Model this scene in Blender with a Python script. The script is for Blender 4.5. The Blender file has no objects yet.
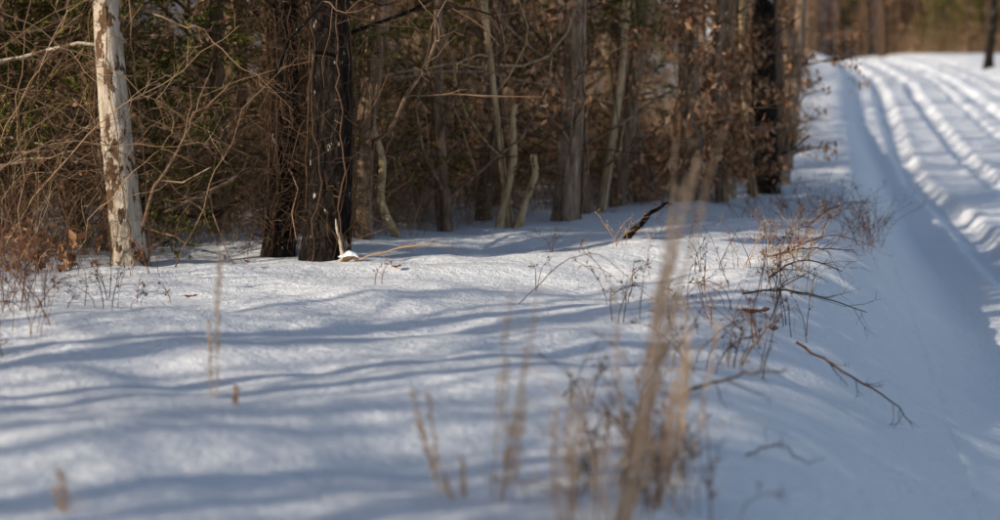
import bpy, math
import numpy as np
from mathutils import Vector
scene=bpy.context.scene
RNG=np.random.default_rng

# ------------------------------------------------------------------ mesh builder
class MB:
    def __init__(s): s.v=[];s.q=[];s.m=[];s.n=0
    def add(s,V,F,mat):
        s.v.append(V);s.q.append(F+s.n);s.m.append(np.full(len(F),mat,np.int32));s.n+=len(V)
    def tubes(s,P,R,S=3,mat=0,bump=0,seed=0):
        N,K,_=P.shape
        T=np.gradient(P,axis=1);T/=np.linalg.norm(T,axis=2,keepdims=True)+1e-9
        mz=np.abs(T[:,:,2].mean(1))
        ref=np.where((mz>.7)[:,None],np.array([[1,.13,.05]]),np.array([[.05,.11,1.]]))[:,None,:]
        A=np.cross(T,np.broadcast_to(ref,T.shape));A/=np.linalg.norm(A,axis=2,keepdims=True)+1e-9
        B=np.cross(T,A)
        an=np.arange(S)*2*np.pi/S
        RR=R[:,:,None]*np.ones((1,1,S))
        if bump>0:
            r=RNG(seed);zz=np.arange(K)[None,:,None]
            for j in range(7):
                k=r.integers(2,7);RR=RR*(1+bump*np.sin(k*an[None,None,:]+r.uniform(0,6)+zz*r.uniform(-.35,.35))*r.uniform(.3,1))
            RR=RR*(1+bump*.8*r.normal(size=(N,K,S)))
        V=P[:,:,None,:]+RR[...,None]*(np.cos(an)[None,None,:,None]*A[:,:,None,:]+np.sin(an)[None,None,:,None]*B[:,:,None,:])
        n=np.arange(N)[:,None,None]*K*S;k=np.arange(K-1)[None,:,None]*S;a=np.arange(S)[None,None,:];b=(a+1)%S
        F=np.stack([n+k+a,n+k+b,n+k+S+b,n+k+S+a],-1).reshape(-1,4)
        s.add(V.reshape(-1,3),F,mat)
    def leaves(s,C,size,mat,rng,aspect=.5,D=None,fold=.25):
        N=len(C)
        if D is None: D=rng.normal(size=(N,3))
        U=D/np.linalg.norm(D,axis=1,keepdims=True)
        W=rng.normal(size=(N,3));W-=U*(W*U).sum(1,keepdims=True);W/=np.linalg.norm(W,axis=1,keepdims=True)
        Nn=np.cross(U,W)
        a=(size*rng.uniform(.6,1.3,N))[:,None];b=a*aspect
        V=np.stack([C-U*a,C+W*b+Nn*a*fold,C+U*a,C-W*b+Nn*a*fold],1).reshape(-1,3)
        F=np.arange(N*4).reshape(-1,4)
        s.add(V,F,mat)
    def mesh(s,name,mats,smooth=True):
        V=np.concatenate(s.v);F=np.concatenate(s.q);M=np.concatenate(s.m)
        me=bpy.data.meshes.new(name)
        me.vertices.add(len(V));me.vertices.foreach_set('co',V.astype(np.float32).ravel())
        me.loops.add(len(F)*4);me.loops.foreach_set('vertex_index',F.astype(np.int32).ravel())
        me.polygons.add(len(F))
        me.polygons.foreach_set('loop_start',np.arange(len(F),dtype=np.int32)*4)
        me.polygons.foreach_set('loop_total',np.full(len(F),4,np.int32))
        me.polygons.foreach_set('material_index',M)
        me.polygons.foreach_set('use_smooth',np.full(len(F),smooth,bool))
        for m in mats: me.materials.append(m)
        me.update(calc_edges=True);me.validate()
        return me
def obj(name,data,loc=(0,0,0),rz=0,sc=1,parent=None):
    o=bpy.data.objects.new(name,data);scene.collection.objects.link(o)
    o.location=loc;o.rotation_euler=(0,0,rz);o.scale=(sc,sc,sc) if np.isscalar(sc) else sc
    if parent: o.parent=parent
    return o

# ------------------------------------------------------------------ materials
def newmat(name):
    m=bpy.data.materials.new(name);m.use_nodes=True
    nt=m.node_tree;b=nt.nodes['Principled BSDF'];return m,nt,b
def node(nt,t,**k):
    n=nt.nodes.new(t)
    for a,v in k.items(): setattr(n,a,v)
    return n
def ramp(nt,stops):
    r=nt.nodes.new('ShaderNodeValToRGB');e=r.color_ramp.elements
    while len(e)<len(stops): e.new(.5)
    for i,(p,c) in enumerate(stops): e[i].position=p;e[i].color=(*c,1)
    return r
def bark(name,cols,scale=9,stretch=.18,bump=.6,patch=None):
    m,nt,b=newmat(name);L=nt.links
    tc=node(nt,'ShaderNodeTexCoord');mp=node(nt,'ShaderNodeMapping');mp.inputs['Scale'].default_value=(1,1,stretch)
    L.new(tc.outputs['Object'],mp.inputs[0])
    n=node(nt,'ShaderNodeTexNoise');n.inputs['Scale'].default_value=scale*2;n.inputs['Detail'].default_value=4;n.inputs['Roughness'].default_value=.7
    L.new(mp.outputs[0],n.inputs[0])
    r=ramp(nt,[(.3,cols[0]),(.5,cols[1]),(.7,cols[2])]);L.new(n.outputs[0],r.inputs[0])
    col=r.outputs[0]
    if patch:
        n2=node(nt,'ShaderNodeTexNoise');n2.inputs['Scale'].default_value=patch[1];n2.inputs['Detail'].default_value=4;n2.inputs['Roughness'].default_value=.65
        mp2=node(nt,'ShaderNodeMapping');mp2.inputs['Scale'].default_value=(1,1,.45);L.new(tc.outputs['Object'],mp2.inputs[0]);L.new(mp2.outputs[0],n2.inputs[0])
        r2=ramp(nt,[(patch[2],(0,0,0)),(patch[2]+.03,(1,1,1))]);L.new(n2.outputs[0],r2.inputs[0])
        mx=node(nt,'ShaderNodeMix',data_type='RGBA');L.new(r2.outputs[0],mx.inputs['Factor']);L.new(col,mx.inputs[6]);mx.inputs[7].default_value=(*patch[0],1)
        col=mx.outputs[2]
    L.new(col,b.inputs['Base Color']);b.inputs['Roughness'].default_value=.9;b.inputs['Specular IOR Level'].default_value=.12
    bp=node(nt,'ShaderNodeBump');bp.inputs['Strength'].default_value=bump;bp.inputs['Distance'].default_value=.03
    L.new(n.outputs[0],bp.inputs['Height']);L.new(bp.outputs[0],b.inputs['Normal'])
    return m
def island(name,stops,rough=.8):
    m,nt,b=newmat(name);L=nt.links
    g=node(nt,'ShaderNodeNewGeometry');r=ramp(nt,stops);L.new(g.outputs['Random Per Island'],r.inputs[0])
    d=node(nt,'ShaderNodeBsdfDiffuse');L.new(r.outputs[0],d.inputs[0]);nt.nodes.remove(b);L.new(d.outputs[0],nt.nodes['Material Output'].inputs[0])
    return m
M_brown=bark('bark_brown',[(.05,.032,.021),(.19,.125,.08),(.40,.275,.185)])
M_grey=bark('bark_grey',[(.08,.055,.038),(.28,.195,.135),(.48,.36,.26)])
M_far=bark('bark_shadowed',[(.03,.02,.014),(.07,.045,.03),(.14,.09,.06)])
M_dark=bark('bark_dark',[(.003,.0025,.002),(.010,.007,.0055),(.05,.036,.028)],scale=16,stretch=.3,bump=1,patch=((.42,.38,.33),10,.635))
M_pale=bark('wood_pale',[(.26,.20,.14),(.50,.42,.33),(.68,.60,.50)],scale=12,stretch=.14,bump=.6,patch=((.12,.07,.04),12,.535))
M_tan=bark('wood_tan',[(.25,.16,.08),(.50,.36,.20),(.66,.50,.32)],scale=10)
M_twig=island('twig',[(0,(.055,.033,.022)),(.5,(.19,.115,.068)),(1,(.38,.25,.165))])
M_cane=island('cane',[(0,(.11,.06,.033)),(.5,(.34,.21,.12)),(1,(.60,.43,.28))])
M_leaf=island('dead_leaf',[(0,(.18,.08,.04)),(.5,(.44,.23,.125)),(1,(.62,.38,.22))])
M_cedar=island('cedar_needles',[(0,(.04,.05,.012)),(.6,(.11,.115,.03)),(1,(.26,.22,.07))])
M_grass=island('dry_grass',[(0,(.42,.27,.17)),(.5,(.66,.46,.30)),(1,(.84,.63,.45))])
M_red=island('red_weed',[(0,(.08,.03,.02)),(1,(.30,.14,.08))])
M_weed=island('dark_weed',[(0,(.03,.02,.014)),(.6,(.10,.06,.04)),(1,(.22,.14,.085))])

def snow_mat(name,litter):
    m,nt,b=newmat(name);L=nt.links
    tc=node(nt,'ShaderNodeTexCoord')
    n1=node(nt,'ShaderNodeTexNoise');n1.inputs['Scale'].default_value=150;n1.inputs['Detail'].default_value=2;n1.inputs['Roughness'].default_value=.75
    n2=node(nt,'ShaderNodeTexNoise');n2.inputs['Scale'].default_value=16;n2.inputs['Detail'].default_value=3;n2.inputs['Roughness'].default_value=.7
    L.new(tc.outputs['Object'],n1.inputs[0]);L.new(tc.outputs['Object'],n2.inputs[0])
    b.inputs['Base Color'].default_value=(.885,.90,.93,1)
    if litter:
        at=node(nt,'ShaderNodeAttribute',attribute_name='litter')
        n3=node(nt,'ShaderNodeTexNoise');n3.inputs['Scale'].default_value=2.2;n3.inputs['Detail'].default_value=5;n3.inputs['Roughness'].default_value=.75
        L.new(tc.outputs['Object'],n3.inputs[0])
        ad=node(nt,'ShaderNodeMath',operation='ADD');L.new(n3.outputs[0],ad.inputs[0]);L.new(at.outputs['Fac'],ad.inputs[1])
        r2=ramp(nt,[(.93,(0,0,0)),(1.0,(1,1,1))])
        L.new(ad.outputs[0],r2.inputs[0])
        r3=ramp(nt,[(.38,(.02,.012,.008)),(.65,(.11,.062,.037))]);L.new(n2.outputs[0],r3.inputs[0])
        mx=node(nt,'ShaderNodeMix',data_type='RGBA');L.new(r2.outputs[0],mx.inputs['Factor']);mx.inputs[6].default_value=(.885,.90,.93,1);L.new(r3.outputs[0],mx.inputs[7]);L.new(mx.outputs[2],b.inputs['Base Color'])
    b.inputs['Roughness'].default_value=.5
    b.inputs['Specular IOR Level'].default_value=.35
    a=node(nt,'ShaderNodeMath',operation='MULTIPLY_ADD');L.new(n2.outputs[0],a.inputs[0]);a.inputs[1].default_value=5;L.new(n1.outputs[0],a.inputs[2])
    bp=node(nt,'ShaderNodeBump');bp.inputs['Strength'].default_value=.7;bp.inputs['Distance'].default_value=.006;L.new(a.outputs[0],bp.inputs['Height'])
    L.new(bp.outputs[0],b.inputs['Normal'])
    return m
M_ground=snow_mat('snow_ground',True);M_road=snow_mat('snow_packed',False)

# ------------------------------------------------------------------ terrain
def smooth_table(pts,w):
    y=np.arange(-80,521,1.0);p=np.array(pts,float);v=np.interp(y,p[:,0],p[:,1])
    k=np.ones(w)/w;vp=np.pad(v,w,mode='edge')
    for _ in range(2): vp=np.convolve(vp,k,mode='same')
    v=vp[w:-w];return lambda Y:np.interp(Y,y,v)
rutx=smooth_table([(-80,-15.5),(0,1.9),(5,3.0),(10,4.0),(18,5.5),(41,9.9),(65,15.0),(90,20.2),(115,24.1),(130,25.0),(160,24),(220,16),(520,-40)],9)
roadz=smooth_table([(-80,-.75),(25,-.75),(41,-.5),(55,.2),(65,.8),(90,2.35),(115,3.95),(130,4.7),(150,5.1),(180,5),(520,5)],9)
treex=smooth_table([(-80,-70),(-6,-20),(2,-12),(6,-7.5),(9,-4.4),(10.6,-2.3),(13.9,.5),(16.3,1.96),(18.5,3.0),(24,4.2),(36,6.6),(65,12),(90,17),(115,21.5),(130,22.3),(160,21),(220,10),(520,-50)],3)
crestx=smooth_table([(-80,-16.5),(0,-.6),(4.1,.30),(7.1,.95),(9.5,1.75),(14.5,3.2),(24,5.3),(36,7.8),(65,13.4),(90,18.6),(115,22.6),(130,23.6),(160,22.8),(520,-42)],5)
def sst(a,b,x):
    t=np.clip((x-a)/(b-a),0,1);return t*t*(3-2*t)
_nz={}
def nz(x,y,lam,seed):
    if seed not in _nz:
        r=RNG(seed);_nz[seed]=(r.uniform(0,2*np.pi,9),r.uniform(0,6.28,9),r.uniform(.6,1.6,9))
    a,p,f=_nz[seed];s=0
    for i in range(9): s=s+np.sin((x*np.cos(a[i])+y*np.sin(a[i]))*f[i]*2*np.pi/lam+p[i])
    return s/4.2
def S(x,y):
    x=np.asarray(x,float);y=np.asarray(y,float)
    rx=rutx(y);rz=roadz(y);cx=crestx(y);o=x-rx
    edge=np.maximum(rx-.9,cx+.5)
    u=np.clip((x-cx+.35)/(edge+.1-cx+.35),0,1)
    bank=1-(u*u*(3-2*u))
    hb=.75-.2*sst(25,60,y)
    z=rz+bank*hb
    wob=(.05*nz(x,y,2.4,1)+.017*nz(x,y,.8,2)+.005*nz(x,y*1.5,.3,3))
    z=z+wob*(.25+.75*bank)
    inf=sst(0,4,treex(y)-x)
    z=z+inf*(.10*nz(x,y,2.2,4)+.05)
    D=rx-x
    z=z+sst(24,75,D)*9*sst(-30,20,y)+sst(150,230,y)*15
    z=z+sst(6.3,8.5,o)*.35+sst(30,80,o)*9
    return z
def H(x,y): return float(S(x,y))
gx=np.concatenate([-5.5-(1-np.linspace(0,1,70,endpoint=False))**2.2*250, np.arange(-5.5,7.5,.05), np.arange(7.5,30,.3), 30+np.linspace(0,1,50)**2*300])
gy=np.concatenate([np.linspace(-60,1.5,40,endpoint=False),np.arange(1.5,20,.05),np.arange(20,60,.2),np.arange(60,150,.6),150+np.linspace(0,1,60)**1.5*350])
X,Y=np.meshgrid(gx,gy);Z=S(X,Y);o=X-rutx(Y)
mask=sst(-1.38,-.95,o)*(1-sst(6.2,6.7,o))*(1-sst(195,200,Y))*sst(-32,-30,Y)
Z=Z-(.22+.12*sst(30,60,Y))*mask
nx,ny=len(gx),len(gy)
mb=MB();i=np.arange(ny-1)[:,None]*nx;j=np.arange(nx-1)[None,:]
mb.add(np.stack([X,Y,Z],-1).reshape(-1,3),np.stack([i+j,i+j+1,i+nx+j+1,i+nx+j],-1).reshape(-1,4),0)
me=mb.mesh('snow_ground',[M_ground])
lit=(sst(-.1,1.6,treex(Y)-X)*(.38+.14*sst(2,9,treex(Y)-X))+sst(9,14,o)*.4)
lit=np.maximum(lit,sst(144,152,Y)*.75)
at=me.attributes.new('litter','FLOAT','POINT');at.data.foreach_set('value',lit.astype(np.float32).ravel())
obj('snowy_ground',me)
# road ribbon with tyre ruts
ry=np.concatenate([np.arange(-31,4,.5),np.arange(4,60,.1),np.arange(60,199,.3)]);ro=np.linspace(-1.5,6.9,200)
O,YY=np.meshgrid(ro,ry);XX=rutx(YY)+O;ZZ=S(XX,YY)
dp=1+.7*sst(35,75,YY)
def rut(c,w,d,s):
    cc=c+.09*nz(YY*0,YY,14,s)+.03*nz(YY*0,YY,3.5,s+1);w=w*(1+.35*sst(35,75,YY))
    q=(O-cc)/w
    return -d*dp*np.exp(-q**4)*(1+.05*nz(XX,YY,1.6,s+2))+d*.14*np.exp(-((np.abs(O-cc)-w*1.6)/(w*.5))**2)*(.8+.2*nz(XX,YY,1.4,s+3))
rt=rut(0.05,.24,.16,20)+rut(1.65,.22,.14,30)+rut(3.2,.14,.06,40)+rut(4.2,.22,.14,50)+rut(5.4,.1,.05,60)
ZZ=ZZ+.004+rt+(.004*nz(XX,YY,.5,70)+.014*nz(XX,YY,1.6,71))*sst(-.6,0,O)
ZZ=ZZ-.03*(1-sst(-1.5,-1.42,O))-.10*sst(6.4,6.8,O)
nx,ny=len(ro),len(ry);mb=MB();i=np.arange(ny-1)[:,None]*nx;j=np.arange(nx-1)[None,:]
mb.add(np.stack([XX,YY,ZZ],-1).reshape(-1,3),np.stack([i+j,i+j+1,i+nx+j+1,i+nx+j],-1).reshape(-1,4),0)
obj('snowy_road',mb.mesh('snowy_road',[M_road]))

# ------------------------------------------------------------------ growth helpers
def spawn(rng,P,R,m,t0,t1,L,ang,K,up,wan,rr,rmin,taper=.5,pw=1.0):
    N,Kp,_=P.shape;idx=np.repeat(np.arange(N),m);n=len(idx)
    t=t0+(t1-t0)*rng.uniform(0,1,n)**pw;f=t*(Kp-1);i=np.clip(f.astype(int),0,Kp-2);w=(f-i)[:,None]
    pos=P[idx,i]*(1-w)+P[idx,i+1]*w;tan=P[idx,i+1]-P[idx,i];tan/=np.linalg.norm(tan,axis=1,keepdims=True)+1e-9
    r=R[idx,i]*(1-w[:,0])+R[idx,i+1]*w[:,0]
    p=rng.normal(size=(n,3));p-=tan*(p*tan).sum(1,keepdims=True);p/=np.linalg.norm(p,axis=1,keepdims=True)
    a=(ang*rng.uniform(.65,1.35,n))[:,None];d=tan*np.cos(a)+p*np.sin(a)
    ln=L*(1-taper*t)*rng.uniform(.5,1.25,n);st=(ln/(K-1))[:,None]
    pts=[pos];cur=pos
    for k in range(K-1):
        d=d+rng.normal(size=(n,3))*wan+np.array([0,0,up]);d/=np.linalg.norm(d,axis=1,keepdims=True)
        cur=cur+d*st;pts.append(cur)
    r0=np.maximum(np.minimum(r*.8,r*rr+.0*ln),rmin)
    return np.stack(pts,1),r0[:,None]*np.linspace(1,.35,K)[None,:]
def trunk(rng,h,r,K,lean=(0,0),wan=.06,taper=.75,flare=.4):
    z=np.linspace(0,1,K);c=0
    for q in range(4):
        f=rng.uniform(1,6);c=c+np.stack([np.sin(z*f*6.28*.5+rng.uniform(0,6.28)),np.sin(z*f*6.28*.5+rng.uniform(0,6.28))],-1)/f
    c=c*h*wan*.25;c=c-c[0]
    P=np.stack([c[:,0]+lean[0]*z*h,c[:,1]+lean[1]*z*h,z*h-.15],-1)[None]
    R=(r*(1-taper*z)*(1+flare*np.exp(-(z*h)/.18)))[None]
    return P,R
def tipsample(rng,P,n,t0=.2,zmax=None):
    N,K,_=P.shape
    if zmax:
        ok=np.where(P[:,0,2]<zmax)[0];i=ok[rng.integers(0,len(ok),n)]
    else: i=rng.integers(0,N,n)
    f=rng.uniform(t0,1,n)*(K-1);k=np.clip(f.astype(int),0,K-2);w=(f-k)[:,None]
    return P[i,k]*(1-w)+P[i,k+1]*w
def decid(name,seed,h,r,mat,leaves=0,lean=(0,0),limbs=26,near=False,low=.05,taper=.75,L=3.2,b2=6,b3=4,vines=0,cap=.04,zmax=None,pw=1.0,shag=0,LS=1.0):
    rng=RNG(seed);mb=MB()
    P,R=trunk(rng,h,r,90 if near else 22,lean,.05,taper)
    mb.tubes(P,R,22 if near else 8,0,.04 if near else .03,seed)
    P1,R1=spawn(rng,P,R,limbs,low,.99,L,1.15,8,.05,.22,.32,.006,.45,pw)
    hz=P1[:,0,2:3];mb.tubes(P1,np.minimum(R1,np.where(hz<2.6,.013,cap)),5,0)
    P2,R2=spawn(rng,P1,R1,b2,.15,1,1.25*LS,.8,6,.02,.24,.5,.0035);mb.tubes(P2,np.minimum(R2,.012),3,1)
    P3,R3=spawn(rng,P2,R2,b3,.15,1,.55*LS,.7,4,.02,.2,.5,.0023);mb.tubes(P3,np.minimum(R3,.005),3,1)
    if vines:
        K=40;z=np.linspace(0,min(h,3.0),K)
        for v in range(vines):
            a=rng.uniform(0,6.28)+np.cumsum(rng.normal(size=K))*.10+z*rng.uniform(-.5,.5)
            rr=np.interp(z,P[0,:,2],R[0])+.006+np.abs(np.cumsum(rng.normal(size=K))*.008)
            Q=np.stack([np.interp(z,P[0,:,2],P[0,:,0])+np.cos(a)*rr,np.interp(z,P[0,:,2],P[0,:,1])+np.sin(a)*rr,z-.05],-1)[None]
            RQ=np.full((1,K),rng.uniform(.002,.006));mb.tubes(Q,RQ,5,1,.1,v)
            Q2,S2=spawn(rng,Q,RQ,14+shag,.03,1,.4*min(1,LS+.2),1.1,6,-.03,.28,.5,.0018,.2);mb.tubes(Q2,np.minimum(S2,.003),3,1)
            Q3,S3=spawn(rng,Q2,S2,4,.2,1,.2,.9,4,-.04,.25,.6,.0014,.2);mb.tubes(Q3,S3,3,1)
    if leaves:
        cl=tipsample(rng,P3,leaves//5,.2,zmax);C=np.repeat(cl,5,0)+rng.normal(size=(leaves//5*5,3))*.05
        D=rng.normal(size=C.shape)*.7+np.array([0,0,-1]);mb.leaves(C,np.full(len(C),.042),2,rng,.45,D)
    return mb.mesh(name,[mat,M_twig if not shag else M_weed,M_leaf,M_cane])
def cedar(name,seed,h,r,n=22000):
    rng=RNG(seed);mb=MB();P,R=trunk(rng,h,r,20,(0,0),.02,.85)
    mb.tubes(P,R,8,0,.04,seed)
    P1,R1=spawn(rng,P,R,60,.06,.98,2.2,1.3,8,.03,.1,.3,.006,.75);mb.tubes(P1,np.minimum(R1,.03),4,0)
    P2,R2=spawn(rng,P1,R1,7,.2,1,.8,.7,5,-.04,.2,.4,.003);mb.tubes(P2,R2,3,1)
    P3,R3=spawn(rng,P2,R2,5,.1,1,.32,.7,4,-.05,.2,.5,.002)
    i=rng.integers(0,len(P3),n);k=rng.integers(0,3,n);w=rng.uniform(0,1,(n,1));C=P3[i,k]*(1-w)+P3[i,k+1]*w
    D=P3[i,k+1]-P3[i,k];D/=np.linalg.norm(D,axis=1,keepdims=True);D=D+rng.normal(size=D.shape)*.5
    mb.leaves(C+D*.015,np.full(n,.045),2,rng,.16,D,.1)
    return mb.mesh(name,[M_brown,M_twig,M_cedar])
def canes(rng,n,w,d,h0,h1,K=9,out=.9):
    b=np.stack([rng.uniform(-w/2,w/2,n),rng.uniform(-d/2,d/2,n),np.full(n,-.06)],-1)
    a=rng.uniform(0,2*np.pi,n);ln=rng.uniform(h0,h1,n)*1.25
    dr=np.stack([np.cos(a)*.3*out,np.sin(a)*.3*out,np.ones(n)],-1);pts=[b];c=b;g=rng.uniform(.0,.22,n)
    for k in range(K-1):
        dr=dr+np.stack([np.cos(a)*g*.6,np.sin(a)*g*.6,-g*.9],-1)+rng.normal(size=(n,3))*.12
        dr/=np.linalg.norm(dr,axis=1,keepdims=True);c=c+dr*(ln/(K-1))[:,None];c[:,2]=np.maximum(c[:,2],.03);pts.append(c)
    return np.stack(pts,1)
def thicket(name,seed,n=60,h=1.7,grass=70,leaf=260,mat=None,green=0):
    rng=RNG(seed);mb=MB()
    P=canes(rng,n,2.4,1.3,.5,h);R=rng.uniform(.002,.0055,n)[:,None]*np.linspace(1,.45,9)[None];mb.tubes(P,R,3,0)
    P2,R2=spawn(rng,P,R,5,.15,1,.6,.9,5,.03,.25,.6,.0014);mb.tubes(P2,R2,3,0)
    P3,R3=spawn(rng,P2,R2,2,.1,1,.26,.9,3,.0,.2,.6,.0013);mb.tubes(P3,R3,3,0)
    G=canes(rng,grass,2.4,1.2,.2,.65,6,.8);mb.tubes(G,rng.uniform(.0015,.003,grass)[:,None]*np.linspace(1,.3,6)[None],3,1)
    C=tipsample(rng,P2,leaf);mb.leaves(C,np.full(leaf,.03),2,rng,.5)
    if green:
        C=tipsample(rng,P2,green);mb.leaves(C,np.full(green,.02),3,rng,.5)
    return mb.mesh(name,[mat or M_cane,M_grass,M_leaf,M_cedar])

# ------------------------------------------------------------------ templates
dec=[decid('oak_mesh_%d'%k,100+k,11+k*.7,.12+.03*(k%3),[M_brown,M_grey][k==2],leaves=[0,1400,600,2400,900][k],limbs=22,b2=5,b3=2,L=2.4) for k in range(5)]
edge=[decid('edge_mesh_%d'%k,130+k,9+k,.12+.02*k,[M_brown,M_grey,M_brown][k],leaves=[0,600,0][k],limbs=26,b2=5,b3=2,L=1.2,LS=.6) for k in range(3)]
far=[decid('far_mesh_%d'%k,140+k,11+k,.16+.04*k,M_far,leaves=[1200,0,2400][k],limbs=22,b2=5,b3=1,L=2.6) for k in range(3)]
bare=[decid('bare_mesh_%d'%k,150+k,8+k*1.4,.06+.02*k,M_grey,0,limbs=20,b2=5,b3=2,L=3.0,low=.2,cap=.03) for k in range(3)]
ced=[cedar('cedar_mesh_%d'%k,200+k,5.5+k,.09) for k in range(2)]
thk=[thicket('thicket_mesh_%d'%k,300+k,n=[60,50,70,55][k],h=[1.9,1.5,2.3,1.7][k],leaf=[100,260,60,380][k],green=[60,0,150,0][k],mat=[M_cane,M_twig][k%2]) for k in range(4)]

def place(name,me,x,y,rz=0,sc=1,parent=None,dz=0):
    return obj(name,me,(x,y,H(x,y)+dz),rz,sc,parent)

# ------------------------------------------------------------------ near trees
me=decid('pale_tree_mesh',11,7,.10,M_pale,0,(-.085,.02),10,True,.1,.6,1.5,vines=6)
place('dead_pale_tree',me,-2.33,10.6)
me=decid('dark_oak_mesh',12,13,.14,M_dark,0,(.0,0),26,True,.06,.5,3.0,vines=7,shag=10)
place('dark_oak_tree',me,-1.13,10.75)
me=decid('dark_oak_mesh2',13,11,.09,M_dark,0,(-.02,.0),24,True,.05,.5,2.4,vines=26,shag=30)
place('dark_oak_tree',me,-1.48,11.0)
me=decid('brown_tree_mesh',14,10,.075,M_brown,0,(.015,.03),22,True,.05,.6,2.4,vines=4)
place('maple_tree',me,-1.0,12.2)
near=[(-.42,13.3,.045,(.06,0),'hickory_tree',M_brown,0),(.55,14.2,.11,(.0,.01),'oak_tree',M_grey,800),(-.15,14.6,.07,(-.05,0),'oak_tree',M_brown,1000),
(1.12,16.0,.075,(.03,0),'oak_tree',M_brown,1500),(1.42,16.4,.08,(-.02,0),'hickory_tree',M_grey,1200),(2.02,17.0,.12,(.02,0),'oak_tree',M_grey,1800),(1.75,16.4,.04,(.05,0),'maple_tree',M_grey,500),
(2.45,18.0,.075,(-.02,0),'oak_tree',M_grey,1300),(2.95,18.6,.15,(.01,0),'oak_tree',M_dark,800),(3.5,21.2,.12,(.01,0),'oak_tree',M_brown,1000),(3.9,23.5,.13,(0,0),'hickory_tree',M_grey,0),
(4.4,26.0,.14,(-.01,0),'oak_tree',M_brown,0),(-3.6,11.2,.04,(.05,0),'maple_tree',M_grey,0),(-3.1,12.2,.05,(-.06,0),'hickory_tree',M_brown,0),(2.75,17.9,.035,(-.05,0),'maple_tree',M_tan,0),(.9,15.2,.04,(.07,0),'maple_tree',M_tan,300),(.1,13.6,.03,(-.08,0),'maple_tree',M_tan,0),
(2.3,17.2,.06,(.01,0),'maple_tree',M_grey,0),(3.3,19.6,.07,(.01,0),'maple_tree',M_grey,300),(.75,14.9,.06,(-.03,0),'oak_tree',M_brown,800)]
for k,(x,y,r,ln,nm,mt,lv) in enumerate(near):
    place(nm,decid(nm+'_mesh',400+k,9+3*((k*37)%10)/10,r,mt,lv,ln,22,True,.04,.7,1.9 if y<15.5 else .9,b2=5,b3=3,vines=3,zmax=4.2,pw=1.3,LS=1 if y<15.5 else .55),x,y)
# broken leaning tan saplings
for k,(x,y,h,lx) in enumerate([(-.02,13.4,1.15,.12),(.05,13.5,.75,.28),(-.7,12.4,1.3,-.2)]):
    rng=RNG(500+k);mb=MB();P,R=trunk(rng,h,.035,26,(lx,0),.2,.35,.2);mb.tubes(P,R,10,0,.07,k)
    P1,R1=spawn(rng,P,R,9,.3,1,.5,.9,6,0,.25,.3,.003);mb.tubes(P1,R1,4,1)
    place('broken_sapling',mb.mesh('broken_sapling',[M_tan,M_twig]),x,y)
# snow-capped broken stub beside the dark oak
mb=MB()
P=np.array([[-.02,0,-.1],[.0,0,.03],[-.015,0,.12],[-.04,0,.22],[-.045,.0,.27]])[None];mb.tubes(P,np.array([[.016,.014,.012,.009,.003]]),10,0,.1,3)
P=np.array([[-.06,.02,-.03],[0,0,.01],[.07,-.02,.03],[.13,-.03,-.01]])[None];mb.tubes(P,np.array([[.02,.02,.016,.008]]),8,0,.1,4)
P=np.array([[-.03,.0,.03],[-.0,0,.035],[.04,-.01,.05],[.08,-.02,.045],[.11,-.02,.02]])[None];mb.tubes(P,np.array([[.002,.014,.02,.015,.002]]),12,1,.1,5)
place('snow_covered_log',mb.mesh('snow_covered_log',[M_pale,M_road]),-.99,10.5)
# cedars
for k,(x,y,s) in enumerate([(-3.5,12.2,.9),(-2.1,12.5,.8),(-5.0,12.0,1.0),(-.1,16.2,1.0),(-1.2,14.4,.8),(-6.6,10.5,1.0),(-4.1,11.4,.6),(-2.75,11.6,.55),(.2,18.4,1.0)]):
    place('cedar_tree',ced[k%2],x,y,k*1.3,s)

# roadside trees beside and behind the viewpoint, toward the sun
rng=RNG(77)
row=bpy.data.objects.new('roadside_tree_row',None);scene.collection.objects.link(row)
for k in range(32):
    x=-4.3-rng.uniform(0,1)**1.2*11;y=rng.uniform(-1.5,6.8)+(x+4.3)*.6
    if y>6 and x>-6: x-=2
    place('tree_%02d'%k,bare[k%3],x,y,rng.uniform(0,6.28),rng.uniform(.7,1.1),row)

# roadside row farther on, forest behind, ridge
forest=bpy.data.objects.new('forest',None);scene.collection.objects.link(forest)
rng=RNG(78);cnt=0
def ft(me,x,y,s,parent=forest,nm='tree'):
    global cnt;cnt+=1;place('%s_%03d'%(nm,cnt),me,x,y,rng.uniform(0,6.28),s,parent)
for y in np.arange(27,135,1.7):
    yy=y+rng.uniform(-.6,.6);ft(edge[rng.integers(0,3)],treex(yy)-rng.uniform(.3,2.4),yy,rng.uniform(.8,1.1))
for k in range(115):
    yy=14.5+rng.uniform(0,1)**1.5*75;xx=treex(yy)-3.2-rng.uniform(0,1)**1.2*24
    if k%6==0: ft(ced[k%2],xx,yy,rng.uniform(.8,1.4))
    else: ft(dec[rng.integers(0,5)],xx,yy,rng.uniform(.6,1.1))
for k in range(120):
    yy=rng.uniform(136,156);xx=rng.uniform(22,54)
    if abs(xx-rutx(yy)-2.5)<4.5 and yy<146: continue
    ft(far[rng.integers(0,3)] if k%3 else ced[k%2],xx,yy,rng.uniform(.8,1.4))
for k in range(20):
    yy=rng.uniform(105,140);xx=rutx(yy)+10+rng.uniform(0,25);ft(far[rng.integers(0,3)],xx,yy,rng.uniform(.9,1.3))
place('oak_tree',decid('roadside_oak_mesh',950,16,.3,M_dark,0,limbs=20,b2=5,b3=2,L=3,low=.3),29.3,100)

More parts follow.
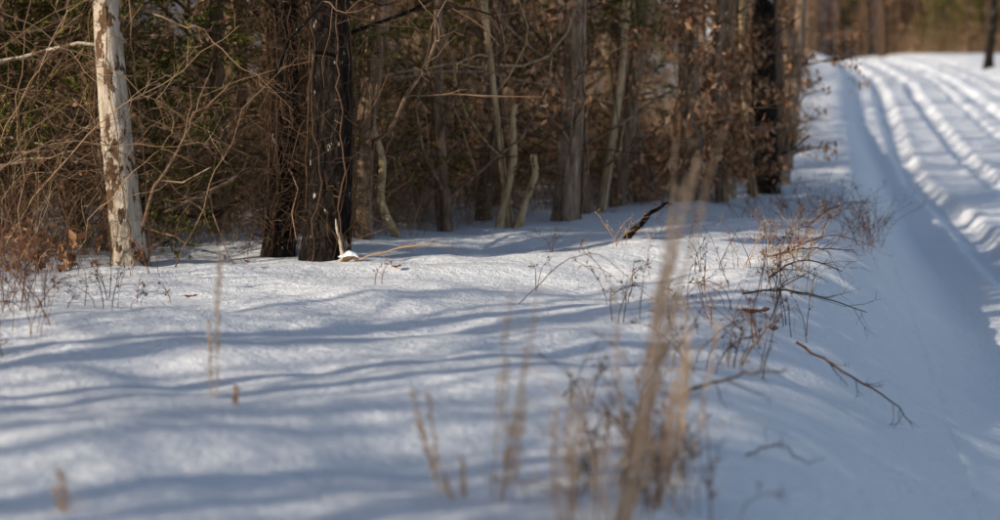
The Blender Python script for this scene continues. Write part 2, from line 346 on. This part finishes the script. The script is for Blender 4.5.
# thicket / undergrowth
und=bpy.data.objects.new('undergrowth_thicket',None);scene.collection.objects.link(und)
rng=RNG(79)
for y in np.arange(7.5,27,.55):
    for off in (.55,1.6,2.8,4.2):
        if rng.random()<(.2 if (y<12 and off>1) else .12): continue
        yy=y+rng.uniform(-.25,.25);s=rng.uniform(.75,1.1) if yy<11 else (rng.uniform(.3,.6) if off<1 else (rng.uniform(.7,1.05) if yy<14 else rng.uniform(.5,.85)))
        xx=treex(yy)-off*.8-rng.uniform(0,.6)
        ft(thk[rng.integers(0,4)],xx,yy+off*.3,s,und,'thicket')
for y in np.arange(27,120,2.4):
    yy=y+rng.uniform(-.5,.5);ft(thk[rng.integers(0,4)],treex(yy)-1.2-rng.uniform(0,1.5),yy,rng.uniform(.7,1.1),und,'thicket')
for k in range(60):
    yy=15+rng.uniform(0,1)**1.3*30;xx=treex(yy)-4-rng.uniform(0,1)*16;ft(thk[rng.integers(0,4)],xx,yy,rng.uniform(1.2,2.0),und,'thicket')
for k in range(40):
    yy=rng.uniform(136,144);xx=rng.uniform(20,54)
    if abs(xx-rutx(yy)-2.5)<4.5: continue
    ft(thk[rng.integers(0,4)],xx,yy,rng.uniform(1.2,2.0),und,'thicket')

# ------------------------------------------------------------------ grasses and weeds
def grass_clump(name,seed,x,y,n,h,lean=(0,0),spread=.03,rad=.0016,sd=.045):
    rng=RNG(seed);mb=MB();K=8;b=np.stack([rng.normal(size=n)*spread,rng.normal(size=n)*spread,np.full(n,-.05)],-1)
    d=np.stack([rng.normal(size=n)*sd+lean[0],rng.normal(size=n)*sd+lean[1],np.ones(n)],-1);pts=[b];c=b;ln=h*rng.uniform(.55,1.1,n)
    for k in range(K-1):
        d=d+rng.normal(size=(n,3))*.035;d/=np.linalg.norm(d,axis=1,keepdims=True);c=c+d*(ln/(K-1))[:,None];pts.append(c)
    P=np.stack(pts,1);R=np.full((n,1),rad)*np.linspace(1,.6,K)[None];mb.tubes(P,R,4,0)
    m=n*70;i=rng.integers(0,n,m);f=rng.uniform(.35,1,m)*(K-1);k=np.clip(f.astype(int),0,K-2);w=(f-k)[:,None]
    C=P[i,k]*(1-w)+P[i,k+1]*w;D=rng.normal(size=(m,3))*.3+np.array([lean[0],0,1]);mb.leaves(C+rng.normal(size=C.shape)*.004,np.full(m,.012),0,rng,.2,D)
    B=canes(rng,n,spread*2,spread*2,h*.25,h*.6,6,.7);mb.tubes(B,np.full((n,1),rad*1.1)*np.linspace(1,.3,6)[None],3,0)
    return place(name,mb.mesh(name,[M_grass]),x,y)
grass_clump('dry_grass_clump',1,.29,4.12,15,.98,(.19,.02),.02,.0021,.03)
grass_clump('dry_grass_clump',2,.42,4.5,7,.62,(.10,.0),.04)
grass_clump('dry_grass_clump',3,.0,4.3,5,.58,(.12,0),.01,.0018)
grass_clump('dry_grass_clump',4,.16,4.05,5,.40,(.03,0),.01,.0018)
grass_clump('dry_grass_clump',5,-.15,4.6,3,.32,(-.14,0),.008,.0017)
grass_clump('dry_grass_clump',6,-.97,5.65,3,.56,(.0,0),.004,.0014,.02)
grass_clump('dry_grass_clump',7,-.86,5.4,1,.16,(.1,0),.01,.0012)
grass_clump('dry_grass_clump',8,-1.05,4.15,2,.2,(-.2,0),.01,.001)
grass_clump('dry_grass_clump',9,-.1,4.3,2,.2,(-.1,0),.02)
grass_clump('dry_grass_clump',10,.52,4.9,5,.42,(.12,0),.03)
def weed(name,seed,x,y,n,h,w=.3,mat=M_weed,sub=6,rad=.0016,out=.8):
    rng=RNG(seed);mb=MB();P=canes(rng,n,w,w,h*.5,h,7,out);R=rng.uniform(rad*.7,rad*1.4,n)[:,None]*np.linspace(1,.5,7)[None];mb.tubes(P,R,4,0)
    P2,R2=spawn(rng,P,R,sub,.25,1,h*.3,.8,5,.04,.15,.7,rad*.5);mb.tubes(P2,R2,3,0)
    P3,R3=spawn(rng,P2,R2,2,.2,1,h*.12,.8,3,.04,.15,.7,rad*.4);mb.tubes(P3,R3,3,0)
    m=n*6;C=tipsample(rng,P2,m);mb.leaves(C,np.full(m,.009),0,rng,.5)
    return place(name,mb.mesh(name,[mat]),x,y)
ws=[(.30,4.35,12,.24),(.40,4.75,12,.28),(.22,4.2,11,.2),(.50,5.2,10,.28),(.36,5.6,7,.26),(.55,4.55,8,.22),(.62,6.0,8,.3),(.45,5.0,9,.26),(.32,4.6,10,.22),(.78,6.8,7,.32),(.9,7.5,8,.3),(1.05,8.2,7,.3),(.6,7.6,4,.3),
(1.35,8.8,10,.34),(1.5,9.6,12,.32),(1.75,10.4,11,.34),(1.2,9.8,5,.3),(1.95,11.4,12,.36),(2.2,12.2,10,.36),(.75,9.8,4,.3),(.55,8.6,3,.35),(.2,9.2,2,.2),(.9,11.4,6,.3),(1.3,12.6,6,.35),(.45,11,4,.25),(1.0,7.0,8,.3),(1.6,9.2,9,.3),(1.15,7.6,9,.3),(1.4,8.2,8,.28),
(2.9,13.6,12,.45),(3.15,14.4,16,.5),(2.7,15.2,9,.4),(3.4,15.2,14,.5),(2.5,14.2,6,.3),(2.4,13.2,10,.38),(2.1,14.6,6,.3),(2.6,16.5,8,.4),(3.0,14.9,14,.5)]
for k,(x,y,n,h) in enumerate(ws): weed('dry_weed',600+k,x,y,n,h,.25+.02*(k%4),[M_weed,M_weed,M_cane,M_red][k%4] if y<12.5 else [M_red,M_twig][k%2],rad=.0022)
for k,(x,y,n,h) in enumerate([(-2.05,7.3,9,.42),(-2.3,7.9,14,.5),(-2.55,8.6,16,.6),(-1.95,8.1,5,.25),(-2.9,9.2,16,.7),(-1.72,8.0,3,.17),(-1.75,8.5,2,.15),(-2.2,9.0,5,.3),(-.55,9.2,2,.12),(-2.6,9.8,10,.5),(-3.2,9.8,12,.8),(-2.1,6.6,7,.3),(-2.0,9.6,5,.4)]):
    weed('red_weed',650+k,x,y,n,h,.3,[M_red,M_weed][k%2],rad=.002)

def branch(name,seed,p0,p1,r,n=5,L=.25,mat=M_weed,arch=.05,wob=.006):
    rng=RNG(seed);K=14;t=np.linspace(0,1,K)[:,None];P=np.array(p0)*(1-t)+np.array(p1)*t
    P=P+np.cumsum(rng.normal(size=(K,3)),0)*wob;P[:,2]+=arch*np.sin(np.pi*t[:,0])
    P=P[None];R=(r*np.linspace(1,.35,K))[None];mb=MB();c=P[0,0].copy();P=P-c
    mb.tubes(P,R,7,0,.05,seed)
    P1,R1=spawn(rng,P,R,n,.15,1,L,.7,6,0,.16,.5,.0014);mb.tubes(P1,R1,4,0)
    P2,R2=spawn(rng,P1,R1,2,.2,1,L*.4,.7,4,0,.16,.6,.0012);mb.tubes(P2,R2,3,0)
    return obj(name,mb.mesh(name,[mat]),tuple(c))
def G(x,y,h=0): return (x,y,H(x,y)+h)
branch('fallen_stick',1,G(.92,12.2,.0),G(1.22,12.0,.26),.028,2,.12,M_dark,.01)
branch('fallen_branch',2,G(.62,5.65,.06),G(1.02,5.75,.24),.007,6,.18,M_weed,.02)
branch('fallen_branch',3,G(1.3,7.4,.12),G(1.78,7.2,.05),.007,9,.18,M_weed,.03)
branch('fallen_branch',4,G(.78,5.25,.02),G(1.0,5.5,.04),.0035,4,.12,M_weed,.04)
branch('fallen_branch',5,G(1.2,8.2,.10),G(1.95,8.7,.25),.006,10,.3,M_weed,.05)
branch('fallen_branch',6,G(1.0,6.9,.05),G(1.35,7.5,.25),.005,7,.25,M_cane,.06)
branch('fallen_branch',7,G(1.7,10.6,.05),G(2.35,10.9,.3),.007,10,.35,M_weed,.03)
branch('fallen_branch',8,G(-.9,10.5,.02),G(-.3,10.2,.12),.006,6,.3,M_cane,.03)
branch('thorny_vine',9,G(.1,8.4,.02),G(.75,8.2,.03),.0025,3,.2,M_weed,.22)
branch('fallen_branch',10,G(2.6,13.9,.0),G(3.3,14.6,.4),.007,10,.4,M_red,.1)
branch('fallen_branch',11,G(1.5,9.3,.0),G(2.0,9.6,.25),.006,10,.35,M_weed,.08)
branch('fallen_branch',12,G(2.0,11.6,.0),G(2.7,12.0,.25),.006,10,.35,M_red,.08)
# thorny canes tangled around the pale tree
for k,(a,b,r_) in enumerate([((-2.25,10.3,.3),(-1.75,10.7,1.05),.012),((-3.3,10.2,.5),(-1.7,10.6,.75),.006),((-3.4,9.9,1.4),(-2.0,10.4,.4),.006),((-3.0,10.0,.1),(-1.8,10.5,1.5),.005),((-3.4,9.6,.9),(-2.2,10.2,1.6),.005),((-2.9,9.8,1.5),(-1.6,10.6,.5),.004),((-2.0,10.4,0),(-1.3,10.5,1.3),.005),
 ((-3.3,10.0,.2),(-2.5,10.2,1.7),.005),((-2.9,9.9,0),(-3.0,10.2,1.7),.006),((-2.2,10.6,1.6),(-1.3,10.7,.9),.005),((-3.2,10.1,1.6),(-2.1,10.4,1.0),.004),((-2.6,10.2,.0),(-2.0,10.3,.9),.004)]):
    branch('thorny_vine',30+k,G(*a),G(*b),r_,12,.45,[M_twig,M_cane][k%2],.12,.025)
def leafobj(name,x,y,s,dz,rz):
    mb=MB();n=9;u=np.linspace(-1,1,n);V=[];
    for a in u:
        w=.42*(1-a*a)**.6*(1+.25*np.sin(a*9))
        for b in (-1,-.5,0,.5,1): V.append((a*s,b*w*s,s*(.25*a*a+.5*abs(b)*w+.06*np.sin(a*6+b*3))))
    i=np.arange(n-1)[:,None]*5;j=np.arange(4)[None]
    mb.add(np.array(V),np.stack([i+j,i+j+1,i+6+j,i+5+j],-1).reshape(-1,4),0)
    return place(name,mb.mesh(name,[M_red]),x,y,rz,1,None,dz)
leafobj('dead_leaf',1.22,8.0,.08,.05,.2);leafobj('dead_leaf',1.3,7.9,.05,.03,1.2);leafobj('dead_leaf',-1.6,8.6,.04,.02,.5)
leafobj('dead_leaf',-.62,10.0,.045,.02,.9);leafobj('dead_leaf',-1.5,9.9,.04,.03,2.0)
rng=RNG(5);mb=MB();C=rng.normal(size=(120,3))*np.array([.16,.08,.07])+np.array([0,0,.12]);mb.leaves(C,np.full(120,.04),0,rng,.55)
P=canes(rng,14,.5,.2,.2,.5,7);mb.tubes(P,np.full((14,7),.002),3,1);place('dead_leaf_pile',mb.mesh('dead_leaf_pile',[M_leaf,M_red]),-2.72,10.0)

# ------------------------------------------------------------------ world, sun, camera
sd=Vector((-1,-.6,0)).normalized();el=math.radians(22)
sv=Vector((sd.x*math.cos(el),sd.y*math.cos(el),math.sin(el)))
w=bpy.data.worlds.new('World');scene.world=w;w.use_nodes=True;nt=w.node_tree
sky=nt.nodes.new('ShaderNodeTexSky');sky.sky_type='NISHITA';sky.sun_disc=False;sky.sun_elevation=el;sky.sun_rotation=math.atan2(sd.x,sd.y)
nt.links.new(sky.outputs[0],nt.nodes['Background'].inputs[0]);nt.nodes['Background'].inputs[1].default_value=.12
l=bpy.data.lights.new('sun','SUN');l.energy=5;l.angle=math.radians(.55);l.color=(1,.89,.73)
lo=bpy.data.objects.new('sun',l);scene.collection.objects.link(lo);lo.rotation_euler=sv.to_track_quat('Z','Y').to_euler()
cam=bpy.data.cameras.new('camera');co=bpy.data.objects.new('camera',cam);scene.collection.objects.link(co);scene.camera=co
co.location=(0,0,1.0);co.rotation_euler=(math.radians(90),0,0);cam.lens=60;cam.sensor_width=36;cam.shift_y=-.155
cam.clip_end=1500;cam.clip_start=.05
cam.dof.use_dof=True;cam.dof.focus_distance=9.7;cam.dof.aperture_fstop=1.4
scene.view_settings.view_transform='Standard';scene.view_settings.look='None';scene.view_settings.exposure=0
